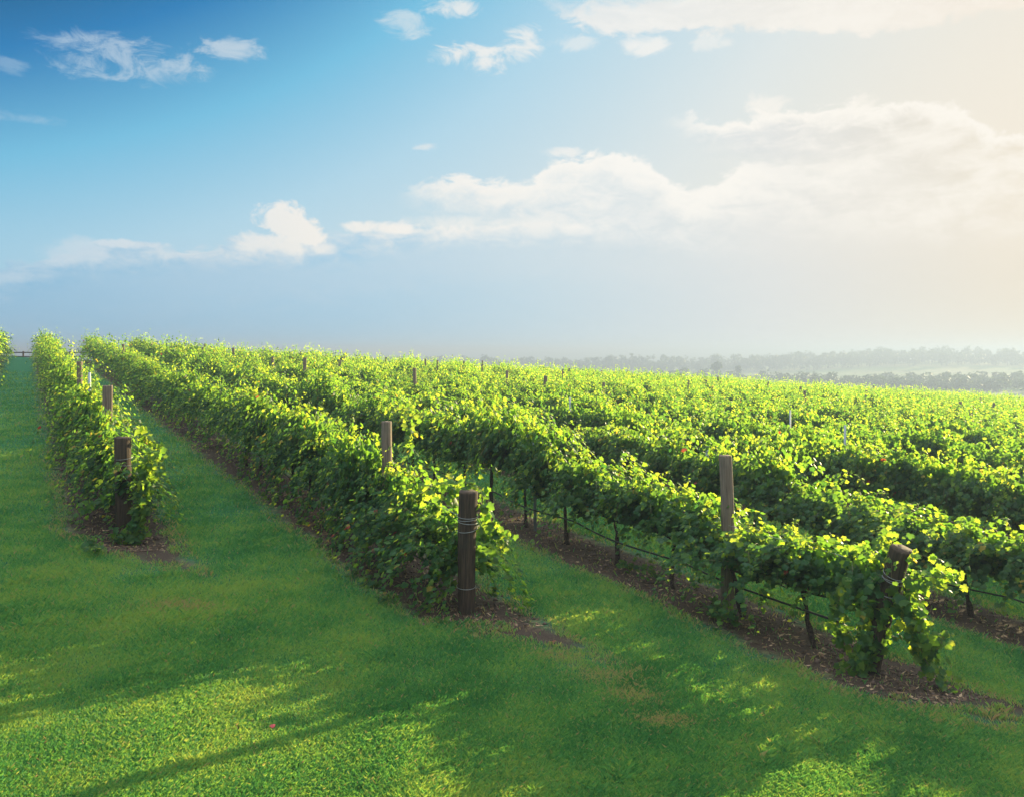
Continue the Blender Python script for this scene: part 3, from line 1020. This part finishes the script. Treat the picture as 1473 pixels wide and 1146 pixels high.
def stake_mesh():
    g = Geo()
    box(g, (-0.034, -0.004, -0.2), (0.034, 0.004, 2.12))
    box(g, (-0.004, 0.0042, -0.2), (0.004, 0.05, 2.12))
    return g.mesh("steel_stake", [M_STEEL])


STK = stake_mesh()


def stake(i, u, label, dz=0.0):
    v = V0 + SP * i; x, y = xy(u, v)
    o = link("steel_stake", STK); o.location = (x, y, tz(x, y) + dz); o.rotation_euler = (rr.normal(0, .01), rr.normal(0, .01), rr.normal(0, 0.4))
    tag(o, label, "stake", "galvanised steel stakes in the rows")


stake(2, solve_u(770, V0 + 2 * SP), "pale steel stake whose foot shows beside the drip hose", -0.1)
stake(0, 25.6, "pale steel stake between two posts of the leftmost narrow row", 0.2)
stake(4, 27.1, "pale steel stake top in the vines right of centre", 0.05)
stake(5, 18.4, "tall pale steel stake above the vines at right", 0.1)
stake(6, 24.3, "pale steel stake tip up the slope, left of a taller stake", 0.12)
stake(3, 15.3, "galvanised steel stake among leaves in the row beyond the leaning post", -0.25)


def strung(name, i, u0, u1, h, rad, sag, step, mat, label, cat, group, off=0.0, seed=0):
    v = V0 + SP * i + off
    us = np.arange(u0, u1 + 0.01, 0.2)
    xs, ys = us * DX + v * PX_, us * DY + v * PY_
    r = np.random.default_rng(seed)
    zz = terrain(xs, ys) + h - sag * np.abs(np.sin((us - u0) / step * np.pi)) + 0.012 * np.sin(us * 2.1 + seed)
    side = 0.02 * np.sin(us * 1.3 + seed)
    g = Geo(); tube(g, np.stack([xs + side * PX_, ys + side * PY_, zz], -1), rad, 6, 0, True)
    o = link(name, g.mesh(name, [mat], True)); tag(o, label, cat, group)


GH = "drip hoses hung under the vines"
strung("irrigation_hose", 2, 8.1, 60, 0.50, 0.016, 0.07, 3.2, M_HOSE, "black drip hose sagging under the row of the leaning post", "hose", GH, -0.04, 1)
strung("irrigation_hose", 1, 11.5, 60, 0.46, 0.014, 0.06, 3.2, M_HOSE, "black drip hose under the upright dark post's row", "hose", GH, -0.04, 2)
strung("irrigation_hose", 3, 5.2, 40, 0.46, 0.014, 0.06, 3.2, M_HOSE, "black drip hose in shade under the row at right", "hose", GH, -0.04, 3)
GW = "thin trellis wires of the rows"
for i, lab in ((2, "thin steel wire strung through leaves behind the leaning post"), (1, "thin steel wire strung through leaves behind the upright dark post"), (0, "thin steel wire strung through the leftmost narrow row")):
    strung("trellis_wire", i, ENDU[i] + 0.1, 60, 1.32, 0.004, 0.015, 5.8, M_WIRE, lab.replace("thin steel wire", "upper thin steel wire"), "wire", GW, -0.05, 7 + i)
    strung("trellis_wire", i, ENDU[i] + 0.1, 60, 0.86, 0.004, 0.015, 5.8, M_WIRE, lab, "wire", GW, 0.05, 4 + i)

# ------------------------------------------------------------------ small things on the ground
def fallen(px, py, s, mat, label, seed, red=True):
    Y = 3.7 / ((py - 508) / 1300)
    for _ in range(6):
        p = at(px, py, Y); Y = -tz(p.x, p.y) / ((py - 508) / 1300)
    p = at(px, py, Y)
    r = np.random.default_rng(seed)
    g = Geo()
    n = 1
    tv, tf = TPL[2]
    v = tv * s; v[:, 2] = v[:, 2] * 1.6 + 0.3 * np.abs(v[:, 0]) * r.uniform(0.8, 1.4)
    g.add(v, tf); g.add(v + np.array([0, 0, 0.002]), tf[:, ::-1])
    o = link("fallen_leaf", g.mesh("fallen_leaf", [mat])); o.location = (p.x, p.y, p.z + 0.04); o.rotation_euler = (0.35, 0.25, r.uniform(0, 6))
    tag(o, label, "fallen leaf", "fallen leaves on the grass")


fallen(390, 1051, 0.05, M_RED, "bright red fallen leaf beside yellow-green tuft of grass", 1)
fallen(255, 1107, 0.06, M_BROWN, "dark red fallen leaf near the picture's bottom left", 2)
fallen(537, 1065, 0.06, M_BROWN, "dull brown fallen leaf on shaded lawn, bottom centre", 3)
fallen(797, 926, 0.055, M_RED, "dark red leaf at the bare soil's tip by upright post", 4)
fallen(976, 815, 0.06, M_RED, "red leaf lying under the row of the leaning post", 5)


def weed(px, py, n, h, seed, label):
    Y = 3.7 / ((py - 508) / 1300)
    for _ in range(6):
        p = at(px, py, Y); Y = -tz(p.x, p.y) / ((py - 508) / 1300)
    p = at(px, py, Y)
    r = np.random.default_rng(seed)
    S_ = n
    P = np.zeros((S_, 3)); D = np.stack([r.normal(0, .7, S_), r.normal(0, .7, S_), np.ones(S_)], -1)
    pts = grow(r, P, D, 6, np.full(S_, h / 6), 0.25, 0.2)
    nd = pts[1:].reshape(-1, 3)
    g = Geo()
    add_leaves(g, nd + r.normal(0, .02, nd.shape), r.normal(0, .4, nd.shape) + np.array([0, -.3, .8]), r.normal(0, .6, nd.shape) + np.array([0, 0, -.3]), r.uniform(.05, .10, len(nd)), leaf_tint(r, len(nd)) * 0.7 + .25, 2)
    for s in range(S_): tube(g, pts[:, s], 0.004, 3, 1, False)
    o = link("weed", g.mesh("weed", [M_LEAF, M_STEM], False, True)); o.location = (p.x, p.y, p.z)
    tag(o, label, "weed", "leafy weeds in the bare soil strips")


weed(1028, 893, 7, 0.30, 1, "low leafy weed left of the grey square post's foot")
weed(1052, 903, 9, 0.34, 2, "leafy weed in front of the grey square post's foot")
weed(945, 838, 8, 0.35, 3, "leafy weed beside a thin trunk under the drip hose")
weed(905, 825, 6, 0.3, 4, "small weed in bare soil left of the grey square post")
weed(140, 800, 8, 0.30, 5, "leafy weed left of the leftmost row's hanging shoots")
weed(165, 783, 7, 0.30, 6, "leafy weed at the foot of the leftmost end post")
weed(480, 765, 9, 0.4, 7, "low leafy shoot in shade below the middle row")

# ------------------------------------------------------------------ far valley
def place(px, Y):
    x = (px - 736.5) / 1300 * Y
    return x, Y, tz(x, Y)


def tree_geo(g, tg, x, y, z, h, w, seed, n=150, trunk=True):
    r = np.random.default_rng(seed)
    k = int(r.integers(5, 9))
    cz = r.uniform(0.22, 0.88, k) * h; a = r.uniform(0, 6.28, k); rad = w * 0.5 * r.uniform(0.1, 0.75, k) * (1.15 - cz / h * 0.6)
    cx, cy = rad * np.cos(a), rad * np.sin(a)
    cr = w * r.uniform(0.24, 0.40, k)
    pick = r.integers(0, k, n)
    dirs = unit(r.normal(size=(n, 3)))
    q = np.stack([cx[pick], cy[pick], cz[pick]], -1) + dirs * (cr[pick] * r.uniform(0.55, 1.05, n))[:, None] * np.array([1, 1, 0.85])
    q[:, 2] = np.clip(q[:, 2], 0.08 * h, h)
    add_leaves(g, q + np.array([x, y, z]), dirs + r.normal(0, .5, (n, 3)) + np.array([0, 0, .3]), r.normal(size=(n, 3)) + np.array([0, 0, -0.5]), r.uniform(0.10, 0.2, n) * w, r.random(n), 0)
    if trunk:
        tube(tg, [(x, y, z - 0.5), (x + 0.02 * h, y, z + h * 0.3), (x, y, z + h * 0.62)], [0.028 * h, 0.02 * h, 0.010 * h], 6, 0 if tg is not g else 1)
        for q_ in range(3):
            tube(tg, [(x, y, z + h * 0.35), (x + cx[q_], y + cy[q_], z + cz[q_])], [0.012 * h, 0.005 * h], 4, 0 if tg is not g else 1)


def wood(name, label, spans, n, seed, hr, wr):
    r = np.random.default_rng(seed)
    g = Geo()
    for (p0, p1, y0, y1, k) in spans:
        for j in range(k):
            px = p0 + (p1 - p0) * (j + r.random()) / k
            Y = r.uniform(y0, y1); x, y, z = place(px, Y)
            h = r.uniform(*hr); tree_geo(g, g, x, y, z, h, r.uniform(*wr) * h, int(r.integers(1e9)), n)
    o = link(name, g.mesh(name, [M_TREE, M_TRUNK], False, True))
    tag(o, label, "trees", None, 'stuff')


wood("far_treeline", "hazy line of tall trees beyond the pale valley field", [(520, 1560, 990, 1060, 230), (520, 1560, 1060, 1140, 120)], 110, 41, (11, 20), (0.55, 1.0))
wood("ridge_woodland", "faint woodland on the rise at the far right", [(1080, 1560, 1180, 1290, 140)], 90, 42, (12, 18), (0.6, 0.95))
wood("valley_thicket", "hazy thicket of low trees just below the vineyard", [(840, 1130, 600, 680, 60), (1130, 1560, 500, 640, 190)], 100, 43, (5, 10), (0.8, 1.3))
TL = [(985, 660, 11.5, 0.8, "rounded hazy tree standing before the pale field strip"), (1030, 680, 15, 0.75, "larger hazy tree interrupting the pale field strip"),
      (1062, 690, 14, 0.65, "slim hazy tree right of the larger field tree"), (948, 670, 10, 0.9, "low rounded hazy tree left in the thicket's edge"),
      (1268, 1150, 19, 0.9, "tall hazy tree left of the long white roof"), (1412, 1150, 19, 0.9, "broad hazy tree on the rise at far right"),
      (876, 985, 20, 0.7, "tree taller than its neighbours along the far treeline"), (712, 985, 19, 0.75, "rounded tree behind the two pale sheds")]
for q, (px, Y, h, wf, lab) in enumerate(TL):
    x, y, z = place(px, Y)
    root = empty("tree", (x, y, z))
    g, tg = Geo(), Geo(); tree_geo(g, tg, 0, 0, 0, h, wf * h, 700 + q, 260)
    link("crown", g.mesh("crown", [M_TREE], False, True), root); link("trunk", tg.mesh("trunk", [M_TRUNK], True), root)
    tag(root, lab, "tree", "lone trees in the valley")


def shed(px, Y, w, d, h, rh, label, rz=0.0):
    x, y, z = place(px, Y)
    root = empty("farm_shed", (x, y, z), rz)
    g = Geo(); box(g, (-w / 2, -d / 2, -1), (w / 2, d / 2, h)); link("wall", g.mesh("wall", [M_WALL]), root)
    g = Geo(); e = 0.4
    v = [(-w / 2 - e, -d / 2 - e, h + .01), (w / 2 + e, -d / 2 - e, h + .01), (w / 2 + e, d / 2 + e, h + .01), (-w / 2 - e, d / 2 + e, h + .01), (-w / 2 - e, 0, h + rh), (w / 2 + e, 0, h + rh)]
    g.add(v, [(0, 1, 5), (0, 5, 4), (2, 3, 4), (2, 4, 5), (0, 4, 3), (1, 2, 5), (0, 3, 2), (0, 2, 1)]); link("roof", g.mesh("roof", [M_ROOF]), root)
    g = Geo(); box(g, (-w * .12, -d / 2 - .06, 0), (w * .12, -d / 2 - .003, h * .8)); link("door", g.mesh("door", [M_DARK]), root)
    tag(root, label, "shed", "white farm sheds in the valley")


shed(726, 945, 15, 9, 2.2, 2.6, "pale shed with white roof before the treeline, right of two")
shed(697, 955, 13, 9, 2.0, 2.4, "pale shed with white roof before the treeline, left of two")
shed(1306, 1085, 27, 12, 3.0, 2.2, "long low white-roofed shed on the hazy rise at right")

# rail fence beyond the crest at the top of the left aisle
fx, fy = xy(112, -0.3)
root = empty("rail_fence", (fx, fy, tz(fx, fy)), 0.15)
for q in range(-3, 4):
    g = Geo(); box(g, (q * 2.4 - .07, -.07, -.3), (q * 2.4 + .07, .07, 1.15)); link("fence_post", g.mesh("fence_post", [M_ENDPOST]), root)
for zz in (0.55, 1.0):
    g = Geo(); box(g, (-7.4, .072, zz - .06), (7.4, .12, zz + .06)); link("rail", g.mesh("rail", [M_ENDPOST]), root)
tag(root, "tiny dark rail fence at the top of the left grass aisle", "fence")

# ------------------------------------------------------------------ haze
HAZE_DENSITY = 0.0014
g = Geo(); box(g, (-4400, -800, -25.0), (4400, 4500, 11.5))
m, P = material("haze_air")
pv = node('ShaderNodeVolumePrincipled')
pv.inputs['Color'].default_value = (0.205, 0.258, 0.365, 1)
pv.inputs['Density'].default_value = HAZE_DENSITY
pv.inputs['Anisotropy'].default_value = 0.33
finish(m, None, pv.outputs[0])
hz = link("haze", g.mesh("haze", [m]))
tag(hz, kind='stuff')
